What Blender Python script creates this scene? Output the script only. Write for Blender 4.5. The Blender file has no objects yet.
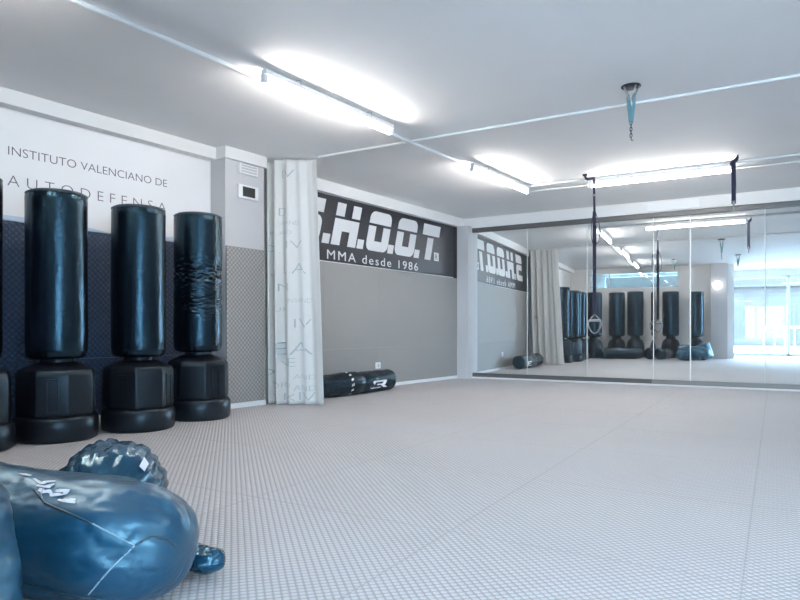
import bpy, bmesh, math, random
from mathutils import Vector, Matrix, noise
random.seed(4)
sc = bpy.context.scene
COL = sc.collection
PI = math.pi
TH = .6181; HC = .778; CZ = 2.575; DL = .0899
FW = Vector((-math.sin(TH), math.cos(TH), 0)); RT = Vector((math.cos(TH), math.sin(TH), 0))
MO = Vector((-5.266, 9.16, 0)); MU = Vector((math.cos(DL), math.sin(DL), 0)); MN = Vector((-math.sin(DL), math.cos(DL), 0))
def cam_ground(r, d, z=0): return FW*d + RT*r + Vector((0, 0, z))
def mir(t, off=0, z=0): return MO + MU*t - MN*off + Vector((0, 0, z))   # along the mirror wall, off = towards the room

# ------------------------------------------------------------------ materials
def nt(m): return m.node_tree.nodes, m.node_tree.links
def mat(name, col, rough=.5, metal=0., spec=.5, emit=None, es=0., bump=None, coat=0., trans=0.):
    m = bpy.data.materials.new(name); m.use_nodes = True
    n, l = nt(m); b = n['Principled BSDF']
    b.inputs['Base Color'].default_value = (*col, 1); b.inputs['Roughness'].default_value = rough
    b.inputs['Metallic'].default_value = metal; b.inputs['Specular IOR Level'].default_value = spec
    b.inputs['Coat Weight'].default_value = coat; b.inputs['Coat Roughness'].default_value = .12
    if emit: b.inputs['Emission Color'].default_value = (*emit, 1); b.inputs['Emission Strength'].default_value = es
    tc = n.new('ShaderNodeTexCoord')
    if bump:
        sc_, dist, det = bump
        nz = n.new('ShaderNodeTexNoise'); nz.inputs['Scale'].default_value = sc_; nz.inputs['Detail'].default_value = det
        l.new(tc.outputs['Object'], nz.inputs['Vector'])
        bp = n.new('ShaderNodeBump'); bp.inputs['Distance'].default_value = dist; bp.inputs['Strength'].default_value = 1
        l.new(nz.outputs['Fac'], bp.inputs['Height']); l.new(bp.outputs['Normal'], b.inputs['Normal'])
    # slight natural variation of tone
    nz2 = n.new('ShaderNodeTexNoise'); nz2.inputs['Scale'].default_value = 1.7; nz2.inputs['Detail'].default_value = 3
    l.new(tc.outputs['Object'], nz2.inputs['Vector'])
    mx = n.new('ShaderNodeMix'); mx.data_type = 'RGBA'
    mx.inputs[6].default_value = (*[c*.95 for c in col], 1); mx.inputs[7].default_value = (*[min(1, c*1.04) for c in col], 1)
    l.new(nz2.outputs['Fac'], mx.inputs[0]); l.new(mx.outputs[2], b.inputs['Base Color'])
    return m
def math_node(n, l, op, a, b=None):
    q = n.new('ShaderNodeMath'); q.operation = op
    for i, v in enumerate((a, b)):
        if v is None: continue
        if isinstance(v, (int, float)): q.inputs[i].default_value = v
        else: l.new(v, q.inputs[i])
    return q.outputs[0]
def mat_foam(name, col, axes, rot, pitch, dist, rough=.5, seam=0, contrast=.0, tint=None):
    """embossed exercise mat: small diamonds pressed into foam; axes picks the two object axes of the surface"""
    m = bpy.data.materials.new(name); m.use_nodes = True
    n, l = nt(m); b = n['Principled BSDF']
    b.inputs['Roughness'].default_value = rough
    tc = n.new('ShaderNodeTexCoord'); sp = n.new('ShaderNodeSeparateXYZ'); l.new(tc.outputs['Object'], sp.inputs[0])
    A, B = sp.outputs[axes[0]], sp.outputs[axes[1]]
    def rotd(a):
        c, s = math.cos(a), math.sin(a)
        u = math_node(n, l, 'ADD', math_node(n, l, 'MULTIPLY', A, c), math_node(n, l, 'MULTIPLY', B, s))
        v = math_node(n, l, 'SUBTRACT', math_node(n, l, 'MULTIPLY', B, c), math_node(n, l, 'MULTIPLY', A, s))
        return u, v
    u, v = rotd(rot + PI/4)
    k = PI/pitch
    su = math_node(n, l, 'SINE', math_node(n, l, 'MULTIPLY', u, k)); sv = math_node(n, l, 'SINE', math_node(n, l, 'MULTIPLY', v, k))
    h = math_node(n, l, 'MULTIPLY', su, sv)
    h = math_node(n, l, 'MULTIPLY', math_node(n, l, 'ABSOLUTE', h), 1.)
    bp = n.new('ShaderNodeBump'); bp.inputs['Distance'].default_value = dist; bp.inputs['Strength'].default_value = 1
    if seam:
        u2, v2 = rotd(rot)
        def line(w, k0):
            f = math_node(n, l, 'FRACT', math_node(n, l, 'ADD', math_node(n, l, 'DIVIDE', w, seam), k0))
            return math_node(n, l, 'LESS_THAN', f, .006/seam)
        ln = math_node(n, l, 'MAXIMUM', line(u2, 100.09), line(v2, 99.76))
        h = math_node(n, l, 'SUBTRACT', h, math_node(n, l, 'MULTIPLY', ln, .6))
    l.new(h, bp.inputs['Height']); l.new(bp.outputs['Normal'], b.inputs['Normal'])
    nz = n.new('ShaderNodeTexNoise'); nz.inputs['Scale'].default_value = .9; nz.inputs['Detail'].default_value = 5
    l.new(tc.outputs['Object'], nz.inputs['Vector'])
    mx = n.new('ShaderNodeMix'); mx.data_type = 'RGBA'
    mx.inputs[6].default_value = (*[c*.93 for c in col], 1); mx.inputs[7].default_value = (*[c*1.06 for c in col], 1)
    l.new(nz.outputs['Fac'], mx.inputs[0])
    # emboss shading painted into the colour: grooves darkened, raised diamonds stay paler
    mx2 = n.new('ShaderNodeMix'); mx2.data_type = 'RGBA'; mx2.blend_type = 'MULTIPLY'
    g = 1-contrast
    mx2.inputs[0].default_value = 1
    cr = n.new('ShaderNodeValToRGB'); cr.color_ramp.elements[0].color = (g, g, g, 1); cr.color_ramp.elements[1].color = (1, 1, 1, 1)
    cr.color_ramp.elements[0].position = .15; cr.color_ramp.elements[1].position = .5
    l.new(h, cr.inputs[0]); l.new(mx.outputs[2], mx2.inputs[6]); l.new(cr.outputs[0], mx2.inputs[7])
    l.new(mx2.outputs[2], b.inputs['Base Color'])
    return m
M = {}
M['plaster'] = mat('plaster_white', (.80, .79, .78), .7, bump=(60, .001, 4))
M['ceiling'] = mat('ceiling_paint', (.84, .835, .835), .75, bump=(40, .0008, 4))
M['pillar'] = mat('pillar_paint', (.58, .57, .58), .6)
M['white'] = mat('white_gloss_paint', (.82, .83, .84), .35)
M['offwhite'] = mat('painted_metal_white', (.78, .79, .8), .3)
M['floor'] = mat_foam('floor_foam_grey', (.67, .64, .645), (0, 1), DL, .024, .0035, rough=.5, seam=1.0, contrast=.36)
M['wallmat'] = mat_foam('wall_foam_grey', (.40, .385, .37), (1, 2), 0, .034, .004, rough=.5, contrast=.4)
M['wallmat_fine'] = mat_foam('wall_foam_grey_fine', (.36, .35, .335), (1, 2), 0, .02, .0015, rough=.5, contrast=.25)
M['wallmat_navy'] = mat_foam('wall_foam_navy', (.022, .052, .11), (1, 2), 0, .034, .004, rough=.4, contrast=.5)
M['leather'] = mat('black_vinyl', (.003, .004, .007),   .27, spec=.62, bump=(16, .002, 3))
M['leather_matte'] = mat('black_vinyl_matte', (.012, .012, .014), .42, bump=(20, .003, 3))
M['leather_blue'] = mat('blue_black_vinyl', (.004, .045, .095), .38, spec=1., bump=(9, .005, 4), coat=.5)
M['crinkle'] = mat('crinkled_vinyl', (.004, .040, .085), .24, spec=.9, bump=(7, .03, 3), coat=.3)
M['piping'] = mat('vinyl_piping', (.02, .05, .07), .3, coat=.5)
M['thread'] = mat('pale_stitching', (.25, .36, .42), .5)
M['base'] = mat('black_plastic_base', (.006, .007, .011), .33, spec=.45, bump=(90, .0006, 2))
M['zip'] = mat('silver_tape', (.09, .10, .105), .35, metal=.6, bump=(120, .002, 2))
M['print'] = mat('white_print', (.8, .8, .82), .5)
M['banner'] = mat('banner_vinyl', (.86, .85, .855), .4)
M['banner_text'] = mat('banner_text_grey', (.13, .11, .14), .6)
M['banner_blue'] = mat('banner_pale_blue', (.55, .66, .78), .5)
M['sign'] = mat('sign_charcoal', (.026, .027, .035), .38, spec=.35)
M['sign_black'] = mat('sign_edge_black', (.008, .008, .01), .3)
M['sign_letter'] = mat('sign_letter_white', (.74, .74, .75), .5)
M['rail'] = mat('grey_metal_rail', (.13, .13, .13), .4, metal=.3)
M['rail_light'] = mat('grey_metal_rail_pale', (.27, .27, .265), .4, metal=.3)
M['strap'] = mat('navy_webbing', (.012, .011, .04), .6, bump=(200, .0008, 2))
M['strap_teal'] = mat('teal_webbing', (.16, .30, .33), .6)
M['darkmetal'] = mat('dark_metal', (.05, .055, .07), .35, metal=.8)
M['steel'] = mat('brushed_steel', (.45, .47, .48), .3, metal=.9)
M['grip'] = mat('grey_foam_grip', (.30, .30, .31), .6)
M['screen'] = mat('dark_screen', (.02, .025, .025), .2)
M['grille'] = mat('grille_grey', (.55, .55, .55), .5)
M['edge'] = mat('glass_edge_pale', (.62, .70, .70), .25)
M['tube'] = mat('lit_tube', (1, 1, 1), .4, emit=(1, .955, .91), es=46)
M['globe'] = mat('lit_globe', (1, 1, 1), .4, emit=(1, .97, .93), es=3)
M['pavement'] = mat('pavement', (.55, .55, .54), .8, bump=(20, .003, 4))
M['facade'] = mat('facade_tinted', (.058, .050, .046), .8)
M['facade_dark'] = mat('facade_shutter', (.044, .041, .041), .6)
M['frost'] = mat('shop_frame_white', (.8, .82, .84), .4)
M['leather_blue'].node_tree.nodes['Principled BSDF'].inputs['Coat Roughness'].default_value = .34
for k_, tn in (('leather', (.36, .74, 1)), ('leather_blue', (.42, .86, 1)), ('base', (.6, .85, 1)), ('crinkle', (.42, .86, 1))): M[k_].node_tree.nodes['Principled BSDF'].inputs['Specular Tint'].default_value = (*tn, 1)
def cloth():
    m = mat('curtain_cloth', (.88, .865, .84), .75, bump=(300, .0006, 2))
    n, l = nt(m); b = n['Principled BSDF']; tr = n.new('ShaderNodeBsdfTranslucent'); tr.inputs[0].default_value = (.75, .77, .77, 1)
    mx = n.new('ShaderNodeMixShader'); mx.inputs[0].default_value = .25
    l.new(b.outputs[0], mx.inputs[1]); l.new(tr.outputs[0], mx.inputs[2]); l.new(mx.outputs[0], n['Material Output'].inputs[0]); return m
M['cloth'] = cloth()
M['cloth_print'] = mat('curtain_print_grey', (.50, .55, .56), .7)
def mirror_mat():
    m = bpy.data.materials.new('mirror_silver'); m.use_nodes = True
    n, l = nt(m); n.remove(n['Principled BSDF'])
    g = n.new('ShaderNodeBsdfGlossy'); g.inputs['Roughness'].default_value = 0.004; g.inputs[0].default_value = (.90, .94, .95, 1)
    d = n.new('ShaderNodeBsdfDiffuse'); d.inputs[0].default_value = (.8, .85, .86, 1)   # haze put into the material as diffuse white, lifts the reflected blacks
    tc = n.new('ShaderNodeTexCoord'); nz = n.new('ShaderNodeTexNoise'); nz.inputs['Scale'].default_value = 2.; l.new(tc.outputs['Object'], nz.inputs[0])
    mr = n.new('ShaderNodeMapRange'); mr.inputs['To Min'].default_value = .018; mr.inputs['To Max'].default_value = .04; l.new(nz.outputs['Fac'], mr.inputs[0])
    mx = n.new('ShaderNodeMixShader'); l.new(mr.outputs[0], mx.inputs[0])
    l.new(g.outputs[0], mx.inputs[1]); l.new(d.outputs[0], mx.inputs[2]); l.new(mx.outputs[0], n['Material Output'].inputs[0]); return m
M['mirror'] = mirror_mat()
def glass_mat():
    m = bpy.data.materials.new('window_glass'); m.use_nodes = True
    n, l = nt(m); n.remove(n['Principled BSDF'])
    g = n.new('ShaderNodeBsdfGlossy'); g.inputs['Roughness'].default_value = .02
    t = n.new('ShaderNodeBsdfTransparent'); t.inputs[0].default_value = (.93, .97, .98, 1)
    fr = n.new('ShaderNodeFresnel'); fr.inputs[0].default_value = 1.45
    mx = n.new('ShaderNodeMixShader'); l.new(fr.outputs[0], mx.inputs[0])
    l.new(t.outputs[0], mx.inputs[1]); l.new(g.outputs[0], mx.inputs[2]); l.new(mx.outputs[0], n['Material Output'].inputs[0]); return m
M['glass'] = glass_mat()
M['glass_teal'] = glass_mat(); M['glass_teal'].name = 'teal_glass'; M['glass_teal'].node_tree.nodes['Transparent BSDF'].inputs[0].default_value = (.58, .66, .67, 1)

# ------------------------------------------------------------------ mesh helpers
class MB:
    def __init__(s): s.b = bmesh.new()
    def box(s, lo, hi, bev=0, mtx=None):
        t = bmesh.new(); bmesh.ops.create_cube(t, size=1)
        c = [(lo[i]+hi[i])/2 for i in range(3)]; d = [abs(hi[i]-lo[i]) for i in range(3)]
        for v in t.verts: v.co = Vector([c[i]+v.co[i]*d[i] for i in range(3)])
        if bev: bmesh.ops.bevel(t, geom=list(t.edges), offset=bev, segments=2, affect='EDGES', profile=.6)
        return s.add(t, mtx)
    def add(s, t, mtx=None):
        if mtx is not None: t.transform(mtx)
        me = bpy.data.meshes.new('t'); t.to_mesh(me); t.free(); s.b.from_mesh(me); bpy.data.meshes.remove(me); return s
    def prism(s, pts, z0, z1, bev=0, mtx=None):
        """extrude polygon pts (x,y) between z0,z1"""
        t = bmesh.new(); vs = [t.verts.new((p[0], p[1], z0)) for p in pts]; f = t.faces.new(vs)
        r = bmesh.ops.extrude_face_region(t, geom=[f]); bmesh.ops.translate(t, verts=[e for e in r['geom'] if isinstance(e, bmesh.types.BMVert)], vec=(0, 0, z1-z0))
        bmesh.ops.recalc_face_normals(t, faces=t.faces)
        if bev: bmesh.ops.bevel(t, geom=list(t.edges), offset=bev, segments=2, affect='EDGES')
        return s.add(t, mtx)
    def lathe(s, prof, seg=48, mtx=None, disp=None, sub=1):
        """prof list of (r,z)"""
        pr = []
        for a, b in zip(prof, prof[1:]):
            for k in range(sub): pr.append((a[0]+(b[0]-a[0])*k/sub, a[1]+(b[1]-a[1])*k/sub))
        pr.append(prof[-1])
        t = bmesh.new(); rings = []
        for r, z in pr:
            if r < 1e-5: rings.append([t.verts.new((0, 0, z))]); continue
            rr = []
            for i in range(seg):
                a = 2*PI*i/seg; q = r
                if disp: q = r + disp(a, z, r)
                rr.append(t.verts.new((q*math.cos(a), q*math.sin(a), z)))
            rings.append(rr)
        for A, B in zip(rings, rings[1:]):
            if len(A) == 1 and len(B) == 1: continue
            for i in range(seg):
                j = (i+1) % seg
                if len(A) == 1: t.faces.new((A[0], B[j], B[i]))
                elif len(B) == 1: t.faces.new((A[i], A[j], B[0]))
                else: t.faces.new((A[i], A[j], B[j], B[i]))
        bmesh.ops.recalc_face_normals(t, faces=t.faces)
        return s.add(t, mtx)
    def tube(s, pts, r, seg=10, closed=False, mtx=None, flat=1., cap=True):
        pts = [Vector(p) for p in pts]; n = len(pts); t = bmesh.new(); rings = []
        up = None
        for i, p in enumerate(pts):
            a = pts[(i-1) % n] if (i > 0 or closed) else p; b = pts[(i+1) % n] if (i < n-1 or closed) else p
            d = (b-a).normalized()
            if up is None: up = Vector((0, 0, 1)) if abs(d.z) < .9 else Vector((0, 1, 0))
            x = d.cross(up).normalized(); y = x.cross(d).normalized(); up = y
            rad = r[i] if isinstance(r, (list, tuple)) else r
            rings.append([t.verts.new(p + x*(rad*math.cos(2*PI*k/seg)) + y*(rad*flat*math.sin(2*PI*k/seg))) for k in range(seg)])
        m = n if closed else n-1
        for i in range(m):
            A, B = rings[i], rings[(i+1) % n]
            for k in range(seg): t.faces.new((A[k], A[(k+1) % seg], B[(k+1) % seg], B[k]))
        if cap and not closed: t.faces.new(rings[0][::-1]); t.faces.new(rings[-1])
        bmesh.ops.recalc_face_normals(t, faces=t.faces)
        return s.add(t, mtx)
    def ribbon(s, pts, wdir, w, th, mtx=None):
        """flat webbing: width w along wdir, thickness th"""
        pts = [Vector(p) for p in pts]; n = len(pts); t = bmesh.new(); rings = []; wd = Vector(wdir).normalized()
        for i, p in enumerate(pts):
            d = (pts[min(i+1, n-1)]-pts[max(i-1, 0)]).normalized(); nn = d.cross(wd).normalized()
            rings.append([t.verts.new(p + wd*(w/2*a) + nn*(th/2*b)) for a, b in ((-1, -1), (1, -1), (1, 1), (-1, 1))])
        for A, B in zip(rings, rings[1:]):
            for k in range(4): t.faces.new((A[k], A[(k+1) % 4], B[(k+1) % 4], B[k]))
        t.faces.new(rings[0][::-1]); t.faces.new(rings[-1]); bmesh.ops.recalc_face_normals(t, faces=t.faces)
        return s.add(t, mtx)
    def build(s, name, m, parent=None, smooth=False, angle=None):
        me = bpy.data.meshes.new(name); s.b.to_mesh(me); s.b.free()
        o = bpy.data.objects.new(name, me); COL.objects.link(o); me.materials.append(m)
        if smooth:
            me.polygons.foreach_set('use_smooth', [True]*len(me.polygons))
            if angle is not None: me.set_sharp_from_angle(angle=math.radians(angle))
        if parent: o.parent = parent
        return o
def tag(o, label=None, cat=None, group=None, kind=None):
    if label: o['label'] = label
    if cat: o['category'] = cat
    if group: o['group'] = group
    if kind: o['kind'] = kind
    return o
def empty(name, loc=(0, 0, 0), rz=0, label=None, cat=None, group=None):
    o = bpy.data.objects.new(name, None); COL.objects.link(o); o.location = loc; o.rotation_euler = (0, 0, rz)
    o.empty_display_size = .1
    return tag(o, label, cat, group)
def copy_tree(o, parent=None):
    c = o.copy(); COL.objects.link(c); c.parent = parent
    for ch in [k for k in bpy.data.objects if k.parent == o]:
        if ch.name != c.name: copy_tree(ch, c)
    return c
def struct(name, mb, m): return tag(mb.build(name, m), kind='structure')
MW = Matrix(((MU.x, MN.x, 0, MO.x), (MU.y, MN.y, 0, MO.y), (0, 0, 1, 0), (0, 0, 0, 1)))   # mirror wall frame: x along, y into the wall
def text_mesh(txt, h, width=None, spacing=1., off=0., thick=0.):
    cu = bpy.data.curves.new('t', 'FONT'); cu.body = txt; cu.size = 1; cu.space_character = spacing; cu.offset = off; cu.resolution_u = 4
    ob = bpy.data.objects.new('t', cu); COL.objects.link(ob); bpy.context.view_layer.update()
    dg = bpy.context.evaluated_depsgraph_get(); me = bpy.data.meshes.new_from_object(ob.evaluated_get(dg))
    bpy.data.objects.remove(ob); bpy.data.curves.remove(cu)
    t = bmesh.new(); t.from_mesh(me); bpy.data.meshes.remove(me)
    xs = [v.co.x for v in t.verts]; x0, x1 = min(xs), max(xs)
    capu = .729 - 0.   # cap height of the built-in face at size 1
    sy = h/capu; sx = (width/(x1-x0)) if width else sy
    for v in t.verts: v.co = Vector(((v.co.x-x0)*sx, v.co.y*sy, 0))
    bmesh.ops.remove_doubles(t, verts=t.verts, dist=1e-5)
    if thick:
        r = bmesh.ops.extrude_face_region(t, geom=list(t.faces)); bmesh.ops.translate(t, verts=[e for e in r['geom'] if isinstance(e, bmesh.types.BMVert)], vec=(0, 0, thick))
    return t
def islands(t):
    """split a bmesh into one bmesh per connected piece"""
    seen = set(); out = []
    for v0 in t.verts:
        if v0 in seen: continue
        comp = {v0}; st = [v0]
        while st:
            v = st.pop()
            for e_ in v.link_edges:
                q = e_.other_vert(v)
                if q not in comp: comp.add(q); st.append(q)
        seen |= comp; n_ = bmesh.new(); mp = {v: n_.verts.new(v.co) for v in t.verts if v in comp}
        for f in t.faces:
            if f.verts[0] in comp: n_.faces.new([mp[v] for v in f.verts])
        out.append(n_)
    t.free(); return out
def letters(t, m, parent, name='letter', mtx=None):
    for q in islands(t):
        b = MB(); b.add(q, mtx); b.build(name, m, parent)
def wall_mtx(x, y, z):   # local (X right, Y up, Z out) -> surface facing +x
    return Matrix(((0, 0, 1, x), (1, 0, 0, y), (0, 1, 0, z), (0, 0, 0, 1)))

# ------------------------------------------------------------------ room shell
WX = -5.27
b = MB(); b.box((-5.6, -3.2, -.1), (5.8, 10.5, 0)); struct('floor', b, M['floor'])
b = MB(); b.box((-5.6, -3.2, CZ), (5.8, 10.5, CZ+.12)); struct('ceiling', b, M['ceiling'])
b = MB(); b.box((WX-.2, -3.2, 0), (WX, 10.3, CZ)); struct('wall_left', b, M['plaster'])
b = MB(); b.box((-.3, .03, 0), (11.2, .2, CZ), mtx=MW); struct('wall_front', b, M['plaster'])
b = MB(); b.box((5.6, -.75, 0), (5.8, 10.5, CZ)); b.box((5.6, -3.2, 2.40), (5.8, -.75, CZ)); struct('wall_right', b, M['plaster'])
YB = -.65
b = MB()
b.box((-5.27, YB-.12, 0), (-.92, YB, 1.98)); b.box((-2.6, YB-.12, 1.98), (-.92, YB, CZ)); b.box((-5.27, YB-.12, 2.45), (-2.6, YB, CZ)); b.box((-5.27, YB-.12, 1.98), (-4.75, YB, 2.45))
struct('wall_back', b, M['plaster'])
# high interior window in the back wall
b = MB()
for x0, x1, z0, z1 in ((-4.75, -2.6, 1.98, 2.01), (-4.75, -2.6, 2.42, 2.45), (-4.75, -4.72, 2.01, 2.42), (-2.63, -2.6, 2.01, 2.42), (-4.19, -4.16, 2.01, 2.42)):
    b.box((x0, YB-.09, z0), (x1, YB-.03, z1))
struct('window_1', b, M['frost'])
b = MB(); b.box((-4.74, YB-.065, 2.0), (-2.61, YB-.055, 2.43)); struct('window_2', b, M['glass_teal'])
# column at the end of the back wall
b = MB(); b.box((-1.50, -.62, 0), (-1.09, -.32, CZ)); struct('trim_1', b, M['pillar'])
# soffits, pilaster
b = MB(); b.box((WX, -.62, 2.46), (-5.155, 4.12, CZ)); struct('trim_2', b, M['plaster'])
b = MB(); b.box((WX, 4.12, 2.463), (-5.015, 4.66, CZ)); struct('trim_3', b, M['plaster'])
b = MB(); b.box((WX, 4.66, 2.435), (-5.205, 9.3, CZ)); struct('trim_4', b, M['plaster'])
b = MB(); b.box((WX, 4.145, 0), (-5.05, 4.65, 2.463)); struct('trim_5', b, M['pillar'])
b = MB(); b.box((.02, -.06, 2.415), (10.9, .03, CZ), mtx=MW); struct('trim_6', b, M['plaster'])
b = MB(); b.box((2.88, -.10, 2.425), (3.54, -.06, 2.545), .004, mtx=MW); struct('trim_7', b, M['white'])
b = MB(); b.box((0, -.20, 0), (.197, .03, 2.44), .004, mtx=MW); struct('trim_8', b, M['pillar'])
# baseboards
b = MB(); b.box((WX, 4.65, 0), (WX+.028, 8.99, .045), .004); struct('baseboard_left', b, M['white'])
b = MB(); b.box((-5.05, 4.145, 0), (-5.018, 4.65, .05), .004); struct('baseboard_pillar', b, M['white'])
b = MB(); b.box((WX, -.6, 0), (WX+.028, 4.14, .05), .004); struct('baseboard_banner', b, M['white'])
b = MB(); b.box((.197, -.06, 0), (10.85, -.03, .022), .003, mtx=MW); struct('baseboard_front', b, M['white'])

# ------------------------------------------------------------------ wall mats
def wmat(y0, y1, z0, z1, x, m, label, group):
    b = MB(); b.box((x, y0+.0006, z0+.0006), (x+.022, y1-.0006, z1-.0006), .002)
    return tag(b.build('wall_mat', m), label, 'mat', group)
ZS = .54; ZT = 1.605
ys = [4.655, 5.79, 6.87, 7.95, 8.985]
nm = ['partly behind the curtain', 'just right of the curtain', 'second from the corner pillar', 'next to the corner pillar']
for i in range(4):
    wmat(ys[i], ys[i+1], .045, ZS, WX, M['wallmat_fine'], 'low grey wall mat %s, on the baseboard' % nm[i], 'grey mats under the dark sign')
    wmat(ys[i], ys[i+1], ZS, ZT, WX, M['wallmat_fine'], 'tall grey wall mat %s, below the dark sign' % nm[i], 'grey mats under the dark sign')
wmat(4.147, 4.648, .05, ZS, -5.05, M['wallmat'], 'short textured grey mat at the foot of the pilaster', 'mats on the pilaster')
wmat(4.147, 4.648, ZS, ZT, -5.05, M['wallmat'], 'tall diamond-textured grey mat on the pilaster below the thermostat', 'mats on the pilaster')
yb = [.9, 1.98, 3.06, 4.143]
nb = ['behind the two leftmost standing bags', 'behind the second and third standing bags', 'beside the pilaster, behind the creased bag']
for i in range(3):
    wmat(yb[i], yb[i+1], .05, ZS, WX, M['wallmat_navy'], 'low navy mat %s' % nb[i], 'dark blue mats under the banner')
    wmat(yb[i], yb[i+1], ZS, ZT, WX, M['wallmat_navy'], 'tall navy mat %s' % nb[i], 'dark blue mats under the banner')

# ------------------------------------------------------------------ banner
bn = empty('wall_banner', (WX, 1.212, ZT), label='white wall banner with thin grey lettering above the standing bags', cat='banner')
b = MB(); b.box((0, 0, .004), (.012, 2.88, .83), .002); b.build('banner_sheet', M['banner'], bn); bn.scale = (1, 1.01, 1.01)
letters(text_mesh('INSTITUTO VALENCIANO DE', .070, 1.365, off=-.012, thick=.001), M['banner_text'], bn, 'letter', wall_mtx(.0125, 1.035, 2.105-ZT))
letters(text_mesh('AUTODEFENSA', .088, 1.36, spacing=1.6, off=-.018, thick=.001), M['banner_text'], bn, 'letter', wall_mtx(.0125, 1.03, 1.872-ZT))
# pale blue hills printed along the lower edge
pts = [(0, .006), (2.9, .006)]
for k in range(41):
    y = 2.9-2.9*k/40; pts.append((y, .05+.035*math.sin(y*2.1+.8)+.02*math.sin(y*5.3)))
b = MB(); b.prism(pts, 0, .001, mtx=wall_mtx(.0122, 0, 0)); b.build('printed_hills', M['banner_blue'], bn)

# ------------------------------------------------------------------ dark sign with stencil letters
sg = empty('wall_sign', (WX, 4.62*1.0107, HC+(ZT+.005-HC)*1.0107), label='dark wall sign with big white stencil letters above the grey mats', cat='sign')
sg.scale = (1, 1.0107, 1.0107)
b = MB(); b.box((0, 0, 0), (.012, 4.17, .80), .002); b.build('sign_panel', M['sign'], sg)
b = MB(); b.box((0, 4.17, -.03), (.02, 4.31, .80), .002); b.build('sign_edge', M['sign_black'], sg)
SL = .27
def rr(x0, z0, x1, z1, rad):
    """rounded rectangle; rad = radii for (bottom-left, bottom-right, top-right, top-left)"""
    P = []
    for (cx, cz, a0), r in zip(((x0, z0, PI), (x1, z0, 1.5*PI), (x1, z1, 0), (x0, z1, .5*PI)), rad):
        if r <= 0: P.append((cx, cz)); continue
        ox = cx + (r if cx == x0 else -r); oz = cz + (r if cz == z0 else -r)
        for k in range(7):
            a = a0 + k/6*PI/2; P.append((ox+r*math.cos(a), oz+r*math.sin(a)))
    return P
def letter(name, y, polys, label=None):
    b = MB()
    for P in polys:
        b.prism([(p[0]+SL*p[1], p[1]) for p in P], 0, .004, mtx=wall_mtx(.0122, y-4.62, 1.818-ZT-.005))
    return b.build(name, M['sign_letter'], sg)
U0, U1, H0, H1 = 0, .33, .365, .53
def U_shape(wd, r):   # lower stencil half of O with open slot
    P = []
    for k in range(7):
        a = PI + k/6*PI/2; P.append((r+r*math.cos(a), r+r*math.sin(a)))
    for k in range(7):
        a = 1.5*PI + k/6*PI/2; P.append((wd-r+r*math.cos(a), r+r*math.sin(a)))
    P += [(wd, U1), (wd-.155, U1), (wd-.155, .13), (.155, .13), (.155, U1), (0, U1)]
    return P
O = [rr(0, H0, .47, H1, (0, 0, .1, .1)), U_shape(.47, .1)]
H = [[(0, H0), (.16, H0), (.16, H1), (0, H1)], [(.305, H0), (.465, H0), (.465, H1), (.305, H1)],
     [(0, 0), (.157, 0), (.157, .18), (.308, .18), (.308, 0), (.465, 0), (.465, U1), (0, U1)]]
T = [[(-.145, H0), (.309, H0), (.309, H1), (-.145, H1)], [(0, 0), (.16, 0), (.16, U1), (0, U1)]]
low = [(0, 0)] + [(.37+.1*math.cos(a), .1+.1*math.sin(a)) for a in (1.5*PI+k/6*PI/2 for k in range(7))] + [(.37+.1*math.cos(a), U1-.1+.1*math.sin(a)) for a in (k/6*PI/2 for k in range(7))] + [(.02, U1), (.02, .22), (.31, .22), (.31, .12), (0, .12)]
S = [rr(0, H0, .47, H1, (0, 0, 0, .1)), low]
dot = [[(0, 0), (.125, 0), (.125, .12), (0, .12)]]
letter('letter', 5.17, S); letter('full_stop', 5.70, dot)
letter('letter', 5.863, H); letter('full_stop', 6.355, dot)
letter('letter', 6.53, O); letter('full_stop', 7.01, dot)
letter('letter', 7.165, O); letter('full_stop', 7.65, dot)
letter('letter', 7.935, T)
b = MB()
P = [(0, 0), (.13, 0), (.13, .125), (0, .125)]
b.prism([(p[0], p[1]) for p in P], 0, .003, mtx=wall_mtx(.0122, 8.20-4.62, 1.815-ZT))
rg = b.build('registered_mark', M['sign_letter'], sg)
b = MB(); b.add(text_mesh('R', .085, .07, thick=.001), wall_mtx(.0155, 8.23-4.62, 1.835-ZT)); b.build('mark_letter', M['sign'], rg)
letters(text_mesh('MMA desde 1986', .118, 1.965, spacing=1.25, off=.0, thick=.002), M['sign_letter'], sg, 'small_letter', wall_mtx(.0122, 5.80-4.62, 1.635-ZT-.005))

# ------------------------------------------------------------------ mirror wall
seams = [.19, 1.11, 2.025, 2.945, 3.42, 4.31, 5.23, 6.15, 7.07, 7.99, 8.91, 9.85, 10.8]
YS3 = -.015
pn = ['leftmost mirror panel, beside the white corner pillar', 'mirror panel second from the pillar, holding the curtain reflection', 'mirror panel behind the long hanging strap with the handle',
      'narrow mirror panel between the two brightest seams', 'mirror panel behind the short hanging strap', 'rightmost mirror panel in view, showing the bright shopfront'] + ['tall mirror panel further along the mirror wall']*6
PYAW = [0, 0, 0, YS3, 0, 0, 0, 0, 0, 0, 0, 0]
for i in range(12):
    t0, t1 = seams[i], seams[i+1]
    w = t1-t0
    e = empty('wall_mirror', mir((t0+t1)/2, .010, .086), DL + PYAW[i], pn[i], 'mirror', 'mirror panels along the far wall')
    b = MB(); b.box((-w/2+.004, -.004, 0), (w/2-.004, .002, 2.256)); b.build('mirror_glass', M['mirror'], e)
    b = MB(); ew = .0075 if i in (3, 4) else .005
    b.box((-w/2-ew, -.0075, 0), (-w/2+ew, .004, 2.256), .001); b.build('edge_strip', M['edge'] if i not in (3, 4) else M['white'], e)
b = MB(); b.box((.197, -.045, 2.345), (2.93, .03, 2.415), .003, mtx=MW)
tag(b.build('mirror_rail', M['rail']), 'dark grey metal rail along the top of the left mirror panels', 'rail')
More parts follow.
